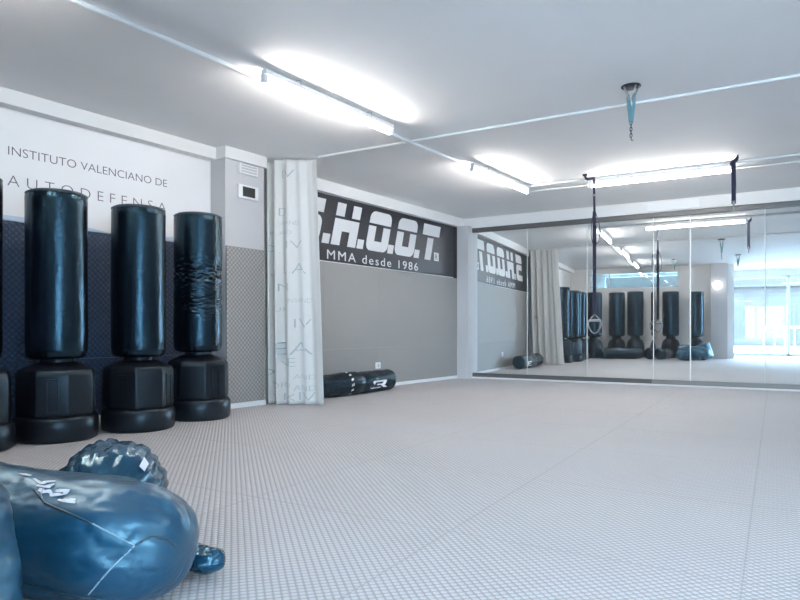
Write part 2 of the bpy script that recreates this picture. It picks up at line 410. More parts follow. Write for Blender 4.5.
b = MB(); b.box((2.93, -.052, 2.345), (10.85, .03, 2.413), .003, mtx=MW)
tag(b.build('mirror_rail', M['rail']), 'grey metal rail along the top of the right mirror panels', 'rail')
b = MB(); b.box((.197, -.035, .022), (2.93, .03, .084), .003, mtx=MW)
tag(b.build('mirror_rail', M['rail']), 'dark grey metal rail under the left mirror panels', 'rail')
b = MB(); b.box((2.93, -.05, .022), (10.85, .03, .084), .003, mtx=MW)
tag(b.build('mirror_rail', M['rail_light']), 'paler grey metal rail under the right mirror panels', 'rail')

# ------------------------------------------------------------------ ceiling lights and conduits
def fixture(c, rz, L, label, group='fluorescent battens'):
    e = empty('tube_light', (c[0], c[1], CZ), rz, label, 'light', group)
    b = MB(); b.box((-L/2, -.028, -.065), (L/2, .028, -.03), .004); b.build('batten', M['offwhite'], e)
    b = MB(); b.lathe([(0, -L/2+.03), (.0165, -L/2+.03), (.0165, L/2-.03), (0, L/2-.03)], 16, Matrix.Translation((0, 0, -.098)) @ Matrix.Rotation(PI/2, 4, 'Y'))
    b.build('tube', M['tube'], e, True, 40)
    for s in (-1, 1):
        b = MB(); b.box((s*L/2-.028*s, -.017, -.118), (s*L/2+.012*s, .017, -.06), .003); b.build('lamp_holder', M['offwhite'], e)
        b = MB(); b.tube([(s*L*.28, -.035, -.05), (s*L*.28, -.035, -.012), (s*L*.28, 0, -.004), (s*L*.28, .035, -.012), (s*L*.28, .035, -.05)], .004, 6); b.build('clip', M['grille'], e)
    return e
fixture((-3.283, 3.755), PI/2, 1.47, 'long lit tube light nearest the standing bags, above the room middle')
fixture((-3.324, 6.69), PI/2, 1.40, 'lit tube light end-on near the corner, in line with the nearer tube')
fixture((-1.832, 7.575), DL, 1.52, 'lit tube light running across the room above the hanging straps')
fixture((-3.30, .98), PI/2, 1.40, 'lit tube light seen only in the mirror, first behind the nearest tube')
fixture((-3.4, -1.7), PI/2, 1.2, 'lit tube light behind the high window of the back wall')
fixture((1.6, 1.9), DL, 1.45, 'lit tube light near the shopfront side of the ceiling')
def pipe(pts, r, label, cat='pipe', name='ceiling_conduit', m='offwhite'):
    b = MB(); b.tube(pts, r, 8); return tag(b.build(name, M[m], None, True, 40), label, cat)
pipe([(-3.45, -.6, CZ-.016), (-3.45, 7.45, CZ-.016)], .016, 'white conduit on the ceiling linking the two in-line tube lights')
a0 = Vector((-4.53, 4.923, CZ-.012)); pipe([a0, a0+MU*8.4], .012, 'thin white curtain rail crossing the whole ceiling from the curtain', 'rail', 'curtain_rail')
a0 = Vector((-3.36, 7.42, CZ-.014)); pipe([a0, a0+MU*7.1], .014, 'white conduit crossing the ceiling above the far tube light')
a0 = Vector((-3.36, 7.58, CZ-.05)); pipe([a0, a0+MU*7.1], .009, 'thinner white conduit hanging just beyond the far tube light')

# ------------------------------------------------------------------ pilaster fittings
e = empty('emergency_light', (-5.05, 4.42, 2.345), label='white louvred emergency light on the pilaster above the thermostat', cat='light')
b = MB(); b.box((0, -.117, 0), (.035, .117, .10), .006); b.build('housing', M['white'], e)
b = MB()
for k in range(3): b.box((.034, -.10, .016+k*.028), (.04, .10, .034+k*.028), .002)
b.build('louvre', M['grille'], e)
e = empty('thermostat', (-5.05, 4.42, 2.10), label='white thermostat with dark screen on the pilaster', cat='thermostat')
b = MB(); b.box((0, -.13, 0), (.03, .13, .138), .006); b.build('housing', M['white'], e)
b = MB(); b.box((.029, -.078, .02), (.033, .082, .118), .001); b.build('screen', M['screen'], e)
e = empty('wall_socket', (WX+.022, 6.86, .257), label='white wall socket set in the grey mat above the lying black bag', cat='socket')
b = MB(); b.box((0, -.055, 0), (.012, .055, .085), .004); b.build('face_plate', M['white'], e)
b = MB(); b.lathe([(0, 0), (.02, 0), (.024, .004), (.022, .004), (.019, .001)], 20, Matrix.Translation((.0125, 0, .042)) @ Matrix.Rotation(PI/2, 4, 'Y')); b.build('outlet', M['grille'], e)

e = empty('wall_lamp', (-1.33, -.32, 1.98), label='round lit wall lamp on the column, seen in the mirror', cat='lamp')
b = MB(); b.lathe([(0, 0), (.09, 0), (.09, .03), (0, .03)], 32, Matrix.Rotation(-PI/2, 4, 'X')); b.build('lamp_base', M['white'], e, True, 40)
b = MB(); b.lathe([(.085, .03), (.11, .06), (.10, .11), (.06, .14), (0, .15)], 32, Matrix.Rotation(-PI/2, 4, 'X')); b.build('lamp_shade', M['globe'], e, True)

# ------------------------------------------------------------------ curtain
CA = Vector((-5.13, 4.80, 0)); CB = Vector((-4.43, 4.90, 0)); CTA = Vector((-5.20, 4.83, 0)); CTB = Vector((-4.56, 4.93, 0))
CZ0, CZ1 = .012, 2.555
def curt(s, z):
    q = (z-CZ0)/(CZ1-CZ0)
    A = CA.lerp(CTA, q); Bv = CB.lerp(CTB, q)
    p = A.lerp(Bv, s); d = (Bv-A).normalized(); nn = Vector((d.y, -d.x, 0))
    amp = (.010 + .085*max(0, 1-s*1.5)**1.0) * (1.15-.45*q)
    f = amp*math.sin(2*PI*(5.2*s**.8)+.9+.3*math.sin(z*1.3)) + .009*math.sin(2*PI*7*s+z*.8)*(1-.5*s)
    f += .11*math.sin(PI*min(1, s*1.25))
    p = p + nn*f + d*(.015*math.sin(2*PI*5.2*s**.8+2)*max(0, 1-s*1.6))
    return Vector((p.x, p.y, z + .006*math.sin(2*PI*5*s)*(1-q)))
def curt_n(s, z):
    e_ = 1e-3; a = curt(s+e_, z)-curt(s-e_, z); c = curt(s, z+e_)-curt(s, z-e_); n_ = a.cross(c).normalized()
    return n_ if n_.y < 0 else -n_
cur = empty('curtain', ((CA+CB)/2), label='white curtain with faint grey lettering gathered between pilaster and dark sign', cat='curtain')
t = bmesh.new(); NS, NZ = 150, 60; g = [[t.verts.new(curt(i/NS, CZ0+(CZ1-CZ0)*j/NZ)-cur.location) for j in range(NZ+1)] for i in range(NS+1)]
for i in range(NS):
    for j in range(NZ): t.faces.new((g[i][j], g[i+1][j], g[i+1][j+1], g[i][j+1]))
b = MB(); b.add(t); o = b.build('curtain_cloth', M['cloth'], cur, True)
md = o.modifiers.new('th', 'SOLIDIFY'); md.thickness = .003; md.offset = 0
def curt_text(txt, px, py, h, w):
    """place a printed word on the cloth: px along (0..1 of width), py = height above floor"""
    t = text_mesh(txt, h, w, off=-.02)
    bmesh.ops.subdivide_edges(t, edges=list(t.edges), cuts=1)
    width = .70
    for v in t.verts:
        s = min(.995, max(.005, px + v.co.x/width)); z = py+v.co.y
        v.co = curt(s, z) + curt_n(s, z)*.004 - cur.location
    return t
b = MB()
words = [('IV', .42, 2.36, .10, .14), ('D', .36, 1.97, .09, .10), ('INSAND', .38, 1.87, .045, .2), ('AND', .36, 1.77, .045, .15), ('IV', .5, 1.62, .09, .15), ('LA', .42, 1.36, .12, .24),
         ('N', .34, 1.18, .09, .12), ('INSAND', .5, 1.06, .05, .22), ('WUNS', .2, .97, .05, .2), ('IV', .58, .80, .10, .16), ('EA', .3, .52, .14, .36), ('NE', .3, .40, .10, .2), ('AND', .56, .27, .05, .2),
         ('WORLD', .18, .18, .06, .24), ('AND', .56, .15, .06, .2), ('IX', .38, .05, .08, .14), ('IV', .62, .05, .09, .15), ('N', .1, .06, .08, .12), ('INS', .08, 1.34, .05, .16), ('D', .05, .3, .09, .1),
         ('N', .04, 1.02, .1, .12), ('D', .08, 1.6, .08, .1), ('AND', .1, 1.78, .04, .14), ('L', .22, 1.58, .09, .1)]
for w_ in words: letters(curt_text(*w_), M['cloth_print'], cur, 'printed_letter')
for k in range(9):
    s = .04+k*.115; p = curt(s, CZ1)-cur.location
    ring = [(p.x, p.y+.014*math.cos(a), CZ1-.0+.014*math.sin(a)+.006) for a in (2*PI*j/12 for j in range(12))]
    b = MB(); b.tube(ring, .003, 6, closed=True); b.build('curtain_ring', M['offwhite'], cur, True)

# ------------------------------------------------------------------ free standing bags
def bag_disp(seed, crease=0.):
    def f(a, z, r):
        v = noise.noise(Vector((math.cos(a)*1.6+seed, math.sin(a)*1.6, z*1.6)))*.003
        v += noise.noise(Vector((math.cos(a)*5+seed, math.sin(a)*5, z*6)))*.0012
        end = min(abs(z-.57), abs(1.75-z))
        v += .005*max(0, 1-end/.07)*math.sin(a*26)*.6
        if crease:
            mask = max(0, 1-abs(z-1.24)/.16) + .6*max(0, 1-abs(z-.98)/.14)
            n_ = noise.noise(Vector((math.cos(a)*2.2+seed*3, math.sin(a)*2.2, z*34)))
            v -= crease*mask*(1-abs(n_)*3.2 if abs(n_) < .31 else 0)
        return v
    return f
def standing_bag(kind, seed, crease=0., zip_=False):
    e = empty('standing_punch_bag')
    b = MB()
    b.lathe([(0, 0), (.26, 0), (.286, .012), (.293, .03), (.296, .10), (.293, .155), (.280, .172), (.262, .178), (.255, .182), (0, .182)] if kind == 'oct' else
            [(0, 0), (.23, 0), (.245, .015), (.25, .05), (.248, .12), (.24, .15), (0, .15)], 56)
    b.build('base', M['base'], e, True, 35)
    b = MB()
    if kind == 'oct':
        t = bmesh.new(); rings = []
        for r, z in ((.262, .175), (.272, .19), (.270, .46), (.258, .495), (.20, .525), (.125, .55)):
            rg_ = []
            for k in range(8):
                a = PI/8+2*PI*k/8
                rg_.append(t.verts.new((r*math.cos(a)/math.cos(PI/8)*.97, r*math.sin(a)/math.cos(PI/8)*.97, z)))
            rings.append(rg_)
        for A, B2 in zip(rings, rings[1:]):
            for k in range(8): t.faces.new((A[k], A[(k+1) % 8], B2[(k+1) % 8], B2[k]))
        t.faces.new(rings[0][::-1]); t.faces.new(rings[-1]); bmesh.ops.recalc_face_normals(t, faces=t.faces)
        bmesh.ops.bevel(t, geom=list(t.edges), offset=.009, segments=3, affect='EDGES', profile=.5)
        b.add(t); b.build('pedestal', M['base'], e, True, 30)
        for k in (0, 2, 4, 6):
            b = MB(); mt = Matrix.Rotation(k*PI/4, 4, 'Z')
            for z0, z1, y0, y1 in ((.20, .215, -.045, .045), (.425, .44, -.045, .045), (.20, .44, -.045, -.032), (.20, .44, .032, .045)):
                b.box((.250, y0, z0), (.2675, y1, z1), .003, mtx=mt)
            b.build('grip_panel', M['base'], e)
    else:
        b.lathe([(0, .14), (.24, .145), (.248, .20), (.244, .30), (.228, .38), (.20, .45), (.14, .50), (.11, .53), (0, .53)], 48); b.build('pedestal', M['base'], e, True, 40)
    b = MB(); b.lathe([(0, .50), (.13, .50), (.118, .56), (.13, .60), (0, .60)], 32); b.build('neck', M['base'], e, True, 40)
    b = MB(); b.lathe([(0, .575), (.13, .572), (.178, .576), (.203, .592), (.214, .625)] + [(.217, .70+.05*k) for k in range(21)] + [(.213, 1.728), (.205, 1.742), (0, 1.744)], 96, disp=bag_disp(seed, crease), sub=6)
    bg = b.build('bag_cover', M['leather'], e, True, 60)
    b = MB(); b.tube([(.211*math.cos(a), .211*math.sin(a), 1.738) for a in (2*PI*k/48 for k in range(48))], .007, 8, closed=True); b.build('seam_piping', M['piping'], bg, True)
    b = MB(); b.lathe([(0, 1.73), (.203, 1.736), (.206, 1.748), (.19, 1.756), (0, 1.762)], 48); b.build('top_cap', M['leather_matte'], e, True, 40)
    if zip_:
        ZA = .21
        b = MB()
        pts = [(.2195*math.cos(-.05), .2195*math.sin(-.05), z) for z in (1.73-k*.02 for k in range(56))]
        t = bmesh.new(); vs = []
        f = bag_disp(seed, crease)
        for (_, _, z) in pts:
            row = []
            for a in (-.045, 0., .045):
                r = .217 + f(a+ZA, z, .217) + .002 + .0015*math.sin(z*260)
                row.append(t.verts.new((r*math.cos(a+ZA), r*math.sin(a+ZA), z)))
            vs.append(row)
        for A, B2 in zip(vs, vs[1:]):
            for k in range(2): t.faces.new((A[k], A[k+1], B2[k+1], B2[k]))
        b.add(t); tag(b.build('zip_tape', M['zip'], bg, True), 'silver taped zip down the side')
    return e
spots = [(-4.66, 1.75, .3, 'black standing punch bag cut off by the left edge of the photo'),
         (-4.67, 2.33, -.585, 'black standing punch bag second from the left, with slotted octagonal base'),
         (-4.62, 2.94, -1.04, 'black standing punch bag between the slotted-base bag and the creased bag')]
GB = 'black standing punch bags under the banner'
pb = standing_bag('oct', 1.)
for i, (x, y, a, lb) in enumerate(spots):
    o = pb if i == 0 else copy_tree(pb)
    o.location = (x, y, 0); o.rotation_euler = (0, 0, a); tag(o, lb, 'punch bag', GB); o.scale = (.925, .925, (1.01, 1.0, .99)[i])
o = standing_bag('oct', 7., .022, True); o.location = (-4.75, 3.60, 0); o.rotation_euler = (0, 0, -.035); o.scale = (.945, .945, 1.02)
tag(o, 'black standing punch bag with creased cover and silver zip beside the pilaster', 'punch bag', GB)
pr = standing_bag('round', 3.)
back = [(594, .72, 1.03, 'in the back corner, behind the hanging strap reflection'), (617, .05, 1.04, 'second from the corner in the mirrored back row'), (635.5, -.24, 1.06, 'third from the corner in the mirrored back row'),
        (659.5, -.32, 1.05, 'by the bright mirror seam in the mirrored back row'), (695, -.02, 1.03, 'next to the column, at the end of the mirrored back row')]
f_ = 643.25
def mirror_spot(px, y):      # floor spot at room depth y whose reflection lies in direction px
    a = (px-400)/f_; d = FW + RT*a
    dm = d - 2*d.dot(MN)*MN; cm = MN*(2*MO.dot(MN))   # mirrored camera ray
    t = (y-cm.y)/dm.y
    return (cm + dm*t)
for i, (px, y, s, lb) in enumerate(back):
    o = pr if i == 0 else copy_tree(pr)
    p = mirror_spot(px, y); o.location = (p.x, p.y, 0); o.scale = (1, 1, s)
    tag(o, 'black round-based punch bag ' + lb, 'punch bag', 'standing bags of the back row')

# ------------------------------------------------------------------ lying bags: lofted along a path
def loft(path, radii, seg=64, n=90, disp=None, flat=1., round0=.3, round1=.3):
    """path: list of Vectors, radii: function of t; ends rounded over round0/round1 of t"""
    t = bmesh.new(); rings = []; P = [Vector(p) for p in path]
    def at(u):
        u = min(.99999, max(0, u))*(len(P)-1); i = int(u); f = u-i
        p0, p1, p2, p3 = P[max(i-1, 0)], P[i], P[i+1], P[min(i+2, len(P)-1)]
        return .5*((2*p1)+(p2-p0)*f+(2*p0-5*p1+4*p2-p3)*f*f+(3*p1-p0-3*p2+p3)*f**3)
    def frame(u):
        d = (at(u+.01)-at(u-.01)).normalized(); x = d.cross(Vector((0, 0, 1))).normalized(); return d, x, x.cross(d)
    def rad(u):
        r = radii(u)
        if u < round0: r *= max(0, 1-(1-u/round0)**2.6)**.42
        if u > 1-round1: r *= max(0, 1-(1-(1-u)/round1)**2.6)**.42
        return r
    def surf(u, a, off=0.):
        d, x, y = frame(u); r = rad(u)
        v = (disp(u, a) if disp else 0)*min(1, r/.05)
        return at(u) + x*((r+v+off)*math.cos(a)) + y*((r+v+off)*flat*math.sin(a))
    us = []
    for i in range(n+1):
        q = i/n; us.append(.5-.5*math.cos(PI*q) if True else q)
    for i, u in enumerate(us):
        if i in (0, n): rings.append([t.verts.new(at(u))])
        else: rings.append([t.verts.new(surf(u, 2*PI*k/seg)) for k in range(seg)])
    for A, B2 in zip(rings, rings[1:]):
        for k in range(seg):
            j = (k+1) % seg
            if len(A) == 1: t.faces.new((A[0], B2[k], B2[j]))
            elif len(B2) == 1: t.faces.new((A[k], B2[0], A[j]))
            else: t.faces.new((A[k], B2[k], B2[j], A[j]))
    bmesh.ops.recalc_face_normals(t, faces=t.faces)
    return t, surf
def seam(surf, uv, r, m, name, parent, off=.001, n=14):
    pts = []
    for (u0, a0_), (u1, a1) in zip(uv, uv[1:]):
        for k in range(n): pts.append(surf(u0+(u1-u0)*k/n, a0_+(a1-a0_)*k/n, off))
    pts.append(surf(*uv[-1], off))
    b = MB(); b.tube(pts, r, 6); return b.build(name, m, parent, True)
def strokes(surf, lines, w, name, parent, m, L=1.05, r=.18):
    b = MB()
    for P_ in lines:
        pts = []
        for (u0, a0_), (u1, a1) in zip(P_, P_[1:]):
            for k in range(6): pts.append((u0+(u1-u0)*k/6, a0_+(a1-a0_)*k/6))
        pts.append(P_[-1]); t = bmesh.new(); rows = []
        for i, (u, a) in enumerate(pts):
            q0 = pts[max(i-1, 0)]; q1 = pts[min(i+1, len(pts)-1)]
            tx, ty = (q1[0]-q0[0])*L, (q1[1]-q0[1])*r; n_ = math.hypot(tx, ty) or 1; nx, ny = -ty/n_, tx/n_
            ww = w*(.6+.4*math.sin(PI*min(1, (i+1)/len(pts))))
            rows.append([t.verts.new(surf(u+sg_*nx*ww/L, a+sg_*ny*ww/r, .0025)) for sg_ in (-1, 1)])
        for A, B2 in zip(rows, rows[1:]): t.faces.new((A[0], A[1], B2[1], B2[0]))
        b.add(t)
    return b.build(name, m, parent)


# rolled black bag along the wall under the sign
e = empty('lying_punch_bag', (-4.86, 5.9, 0), label='long black punch bag lying on the floor along the wall under the dark sign', cat='punch bag')
def dr(u, a): return .010*noise.noise(Vector((u*7, math.cos(a)*1.5, math.sin(a)*1.5)))+.006*noise.noise(Vector((u*28, math.cos(a)*3, math.sin(a)*3)))-.012*math.exp(-((u-.62)/.03)**2)
t, sf = loft([(-.08, -.75, .14), (-.09, -.3, .135), (-.09, .25, .132), (-.10, .86, .138)], lambda u: .136-.005*math.sin(u*9), disp=dr, round0=.07, round1=.07)
b = MB(); b.add(t); cv = b.build('bag_cover', M['leather'], e, True)
for k in range(14):
    a = 2*PI*k/14; b = MB()
    q = [sf(.475+du, a+da, .002) for du, da in ((-.012, -.13), (.012, -.05), (.012, .13), (-.012, .05))]
    tt = bmesh.new(); tt.faces.new([tt.verts.new(p) for p in q]); b.add(tt); b.build('white_check', M['print'], cv)
def sticker(surf, uc, ac, du, da, name, parent, m, polys, off=.003):
    b = MB()
    for P_ in polys:
        tt = bmesh.new(); tt.faces.new([tt.verts.new(surf(uc+p[0]*du, ac+p[1]*da, off)) for p in P_]); b.add(tt)
    return b.build(name, m, parent)
lg = [[(-1, -1), (-.55, -1), (-.3, 1), (-.75, 1)], [(-.75, 1), (.8, 1), (.8, .6), (-.75, .6)], [(.4, .6), (.8, .6), (.7, .1), (.3, .1)], [(-.3, .1), (.7, .1), (.6, -.2), (-.3, -.2)], [(.1, -.2), (.5, -.2), (.95, -1), (.5, -1)], [(-1, -1), (.2, -1), (.2, -.75), (-1, -.75)]]
sticker(sf, .77, -.22, .085, .36, 'white_logo', cv, M['print'], lg)

# foreground pile -------------------------------------------------
def big_disp(u, a):
    v = .010*noise.noise(Vector((u*4, math.cos(a)*1.7, math.sin(a)*1.7)))+.006*noise.noise(Vector((u*13+3, math.cos(a)*3, math.sin(a)*3)))
    c = noise.noise(Vector((u*9+9, math.cos(a)*8, math.sin(a)*8)))
    v -= .005*max(0, 1-abs(c)*7)
    return v
base = cam_ground(-1.0, 1.86)
e = empty('heavy_bag', base, label='big blue-black leather heavy bag with white writing lying in the foreground', cat='punch bag')
path = [cam_ground(-1.65, 2.02, .20)-base, cam_ground(-1.3, 1.95, .195)-base, cam_ground(-.95, 1.88, .175)-base, cam_ground(-.595, 1.82, .165)-base]
t, sf = loft(path, lambda u: .195-.025*u, 96, 160, big_disp, round0=.12, round1=.30)
b = MB(); b.add(t); hb = b.build('bag_cover', M['leather_blue'], e, True)
seam(sf, [(.60, 1.05), (.66, .82), (.80, .56)], .0035, M['piping'], 'dark_seam', hb)
seam(sf, [(.90, .30), (.93, .48), (.965, .50), (.99, .3)], .0035, M['piping'], 'dark_seam', hb)
seam(sf, [(.80, .56), (.85, .44), (.90, .30), (.85, -.10), (.79, -.6)], .0022, M['thread'], 'pale_seam', hb)
seam(sf, [(.52, -.15), (.62, -.45), (.74, -.62), (.84, -.8)], .004, M['piping'], 'lower_piping', hb)
seam(sf, [(.625, 1.12), (.635, .95), (.66, .80)], .002, M['thread'], 'pale_seam', hb)
for L_ in ([(.515, 1.35), (.555, 1.33)], [(.57, 1.28), (.60, 1.2), (.645, 1.24)], [(.60, 1.13), (.635, 1.12), (.65, 1.17)], [(.615, 1.05), (.635, 1.02)], [(.63, .99), (.65, 1.03), (.66, 1.0)],
           [(.665, 1.06), (.70, 1.08), (.69, 1.0), (.665, .96), (.66, 1.0)], [(.69, .90), (.715, .88), (.74, .86)], [(.715, .88), (.735, .92)]):
    strokes(sf, [L_], .0058, 'white_marking', hb, M['print'])
# rising bag behind, with gathered end
base2 = cam_ground(-1.07, 2.40)
e2 = empty('gathered_bag', base2, label='crumpled blue-black leather bag with small white tag rising behind the big heavy bag', cat='punch bag')
def gath(u, a):
    v = .008*noise.noise(Vector((u*3, math.cos(a)*2+5, math.sin(a)*2)))+.003*noise.noise(Vector((u*16, math.cos(a)*5, math.sin(a)*5)))
    v -= .013*max(0, 1-abs(noise.noise(Vector((u*1.3+1, math.cos(a)*4.2, math.sin(a)*4.2))))*4.5)
    return v
path = [cam_ground(-1.2, 2.68, .13)-base2, cam_ground(-1.12, 2.52, .16)-base2, cam_ground(-1.06, 2.36, .175)-base2, cam_ground(-1.02, 2.17, .15)-base2]
t, sf2 = loft(path, lambda u: .11+.09*min(1, u*1.6), 96, 120, gath, round0=.25, round1=.4)
b = MB(); b.add(t); gb = b.build('bag_cover', M['crinkle'], e2, True)
sticker(sf2, .80, 2.35, .035, .09, 'white_tag', gb, M['print'], [[(-1, -1), (1, -.7), (.9, .9), (-.8, .6)]], .006)
# front left bag edge
base3 = cam_ground(-1.12, 1.5)
e3 = empty('upright_bag', base3, label='dark blue leather bag cut off by the left edge, leaning on the big heavy bag', cat='punch bag')
path = [cam_ground(-1.045, 1.37, .01)-base3, cam_ground(-1.06, 1.38, .14)-base3, cam_ground(-1.09, 1.40, .28)-base3, cam_ground(-1.13, 1.42, .40)-base3]
t, sf3 = loft(path, lambda u: .215, 64, 80, big_disp, round0=.2, round1=.2)
b = MB(); b.add(t); b.build('bag_cover', M['leather_blue'], e3, True)
# small pouch end poking out
base4 = cam_ground(-.6, 2.03)
e4 = empty('leather_pad', base4, label='small crumpled shiny leather pad end poking out right of the big heavy bag', cat='pad')
def pd(u, a): return .007*noise.noise(Vector((u*5, math.cos(a)*3, math.sin(a)*3)))-.006*max(0, 1-abs(noise.noise(Vector((u*5+1, math.cos(a)*5, 2+math.sin(a)*5))))*6)
path = [cam_ground(-.70, 2.06, .05)-base4, cam_ground(-.66, 2.05, .058)-base4, cam_ground(-.61, 2.02, .055)-base4, cam_ground(-.552, 2.035, .06)-base4]
t, sf4 = loft(path, lambda u: .05-.012*u, 48, 60, pd, flat=.95, round0=.1, round1=.35)
b = MB(); b.add(t); pd_ = b.build('pad_cover', M['crinkle'], e4, True)
seam(sf4, [(.35, -1.0), (.7, -1.0), (.95, -.6)], .003, M['piping'], 'edge_piping', pd_)

# lying bags seen only in the mirror
def lying(p0, p1, r, z, label, seed, m='leather', group='lying bags of the back pile', droop=0):
    c = (Vector(p0)+Vector(p1))/2
    e = empty('lying_punch_bag', (c.x, c.y, z), label=label, cat='punch bag', group=group)
    def dd(u, a): return .014*noise.noise(Vector((u*5+seed, math.cos(a)*1.7, math.sin(a)*1.7)))+.006*noise.noise(Vector((u*20+seed, math.cos(a)*3, math.sin(a)*3)))
    a_ = Vector((p0[0]-c.x, p0[1]-c.y, r)); b_ = Vector((p1[0]-c.x, p1[1]-c.y, r))
    t, s_ = loft([a_, a_.lerp(b_, .33)+Vector((0, 0, -droop)), a_.lerp(b_, .66), b_+Vector((0, 0, droop))], lambda u: r, 40, 50, dd, round0=.1, round1=.1)
    b = MB(); b.add(t); o = b.build('bag_cover', M[m], e, True); seam(s_, [(.12, 0), (.12, 3), (.12, 6.2)], .004, M['piping'], 'end_piping', o, n=16)
    return e
p0 = mirror_spot(600, 1.2); p1 = mirror_spot(639, .85)
lying((p0.x, p0.y), (p1.x, p1.y), .15, 0, 'long black bag lying across the front of the mirrored back row', 1)
p0 = mirror_spot(606, .66); p1 = mirror_spot(643, .42)
lying((p0.x, p0.y), (p1.x, p1.y), .15, .0, 'black bag lying half behind the long lying bag in the mirror', 4)
lying((-2.96, 1.02), (-2.84, .2), .15, .0, 'thick dark bag lying end-on in front of the mirrored back row', 6)

# ------------------------------------------------------------------ ceiling hook, suspension straps
def hook(p, label, ln=.405, s=1.05):
    e = empty('ceiling_hook', (p[0], p[1], CZ), DL, label, 'hook', 'hooks on the ceiling')
    b = MB(); b.lathe([(0, 0), (.066*s, 0), (.068*s, -.006), (.062*s, -.012), (.04*s, -.016), (0, -.016)], 32); b.build('mounting_plate', M['darkmetal'], e, True, 40)
    b = MB()
    for k in range(4):
        a = PI/4+k*PI/2; b.tube([(.055*s*math.cos(a), .055*s*math.sin(a), -.01), (.04*s*math.cos(a), .04*s*math.sin(a), -.05), (.014*math.cos(a), .014*math.sin(a), -.10)], .007, 8)
    b.build('bracket', M['steel'], e, True)
    b = MB(); b.ribbon([(-.022, 0, -.06), (-.018, 0, -.14), (-.008, 0, -.22), (-.004, 0, -.27)], (.75, .66, .0), .024, .004); b.ribbon([(.022, 0, -.06), (.02, 0, -.14), (.01, 0, -.22), (.004, 0, -.27)], (.75, .66, 0), .024, .004)
    b.ribbon([(-.02, .012, -.10), (.0, .012, -.17), (.008, .012, -.24)], (1, 0, .0), .022, .003)
    b.build('strap', M['strap_teal'], e)
    b = MB(); z = -.26; k = 0
    while z > -ln+.03:
        a = (k % 2)*PI/2
        b.tube([(.008*math.cos(q)*math.cos(a), .008*math.cos(q)*math.sin(a), z-.012+.016*math.sin(q)) for q in (2*PI*j/12 for j in range(12))], .0028, 6, closed=True)
        z -= .023; k += 1
    b.build('chain', M['darkmetal'], e, True)
    b = MB(); b.tube([(0, 0, -ln+.03), (0, 0, -ln+.012), (.008, 0, -ln), (.016, 0, -ln+.008)], .003, 6); b.build('end_hook', M['darkmetal'], e, True)
    return e
hook((-1.36, 4.851), 'dark ceiling hook with teal strap and chain, hanging in the middle of the ceiling')
hook((-2.59, 1.34), 'dark ceiling hook with short strap, seen in the mirror above the back row', .30)
hook((-.93, 1.73), 'dark ceiling hook with short strap, seen in the mirror above the shopfront', .32)
def trx(p, full, label):
    e = empty('suspension_strap', (p.x, p.y, CZ), DL, label, 'strap')
    b = MB()
    if full:
        b.box((-.125, -.02, -.022), (-.075, .02, 0), .004); b.tube([(-.10, 0, -.015), (-.09, 0, -.05), (-.04, 0, -.062), (.0, 0, -.058)], .016, 10)
        b.box((-.085, -.018, -.075), (.015, .018, -.045), .006)
    else:
        b.tube([(.03, 0, 0), (.025, 0, -.03)], .008, 8); b.tube([(.03, 0, -.02), (.015, 0, -.05), (-.02, 0, -.075), (-.035, 0, -.10)], [.012, .02, .024, .014], 10)
    b.build('anchor', M['strap'], e, True, 40)
    if full:
        b = MB(); b.ribbon([(0, 0, -.05), (.004, 0, -.3), (.008, 0, -.5)], (1, 0, 0), .026, .004); b.build('anchor_strap', M['strap'], e)
        b = MB(); b.box((-.02, -.006, -.26), (.016, .006, -.246), .002); b.build('buckle', M['steel'], e)
        b = MB(); b.box((-.012, -.012, -.60), (.022, .012, -.44), .005); b.build('equaliser', M['strap'], e)
        b = MB(); b.ribbon([(.02, 0, -.46), (.055, .005, -.56), (.07, .008, -.68), (.055, .005, -.79), (.01, 0, -.83)], (0, 1, 0), .026, .004); b.ribbon([(-.005, 0, -.46), (-.025, -.005, -.58), (-.03, -.005, -.72), (-.012, -.005, -.80), (.008, 0, -.83)], (0, 1, 0), .026, .004)
        b.build('strap_loop', M['strap'], e)
        for dx in (-.002, .016):
            b = MB(); b.ribbon([(dx, .004*dx*100, -.6), (dx, 0, -1.1), (dx, 0, -1.64)], (1, 0, 0), .022, .004); b.build('strap', M['strap'], e)
        for s, q in ((0, 0), (.02, .35)):
            b = MB(); mt = Matrix.Translation((.008, s, -.28)) @ Matrix.Rotation(q, 4, 'Z')
            b.ribbon([(-.066, 0, -1.41), (-.074, 0, -1.45), (-.060, 0, -1.50), (-.03, 0, -1.545), (0, 0, -1.56), (.03, 0, -1.545), (.060, 0, -1.50), (.074, 0, -1.45), (.066, 0, -1.41)], (0, 1, 0), .03, .007, mtx=mt)
            b.ribbon([(0, 0, -1.34), (-.03, 0, -1.37), (-.066, 0, -1.41)], (0, 1, 0), .02, .004, mtx=mt); b.ribbon([(0, 0, -1.34), (.03, 0, -1.37), (.066, 0, -1.41)], (0, 1, 0), .02, .004, mtx=mt)
            hl = b.build('foot_cradle', M['grip'], e)
            b = MB(); b.lathe([(0, -.062), (.015, -.062), (.017, -.05), (.016, 0), (.017, .05), (.015, .062), (0, .062)], 16, mt @ Matrix.Translation((0, 0, -1.41)) @ Matrix.Rotation(PI/2, 4, 'Y'))
            b.build('handle', M['grip'], e, True, 40)
    else:
        b = MB(); b.ribbon([(-.01, 0, -.06), (-.008, 0, -.30), (-.008, 0, -.50)], (1, 0, 0), .042, .006); b.ribbon([(-.01, .012, -.06), (-.004, .012, -.30), (-.008, .01, -.47)], (1, 0, 0), .036, .004); b.build('strap', M['strap'], e)
        b = MB(); b.tube([(-.008, .0, -.47), (-.008, 0, -.52), (-.006, 0, -.57)], [.012, .01, .006], 8); b.build('clip', M['grip'], e, True)
    return e
trx(Vector((-2.463, 7.30, 0)), True, 'long navy suspension strap with grey handles hanging before the mirror')
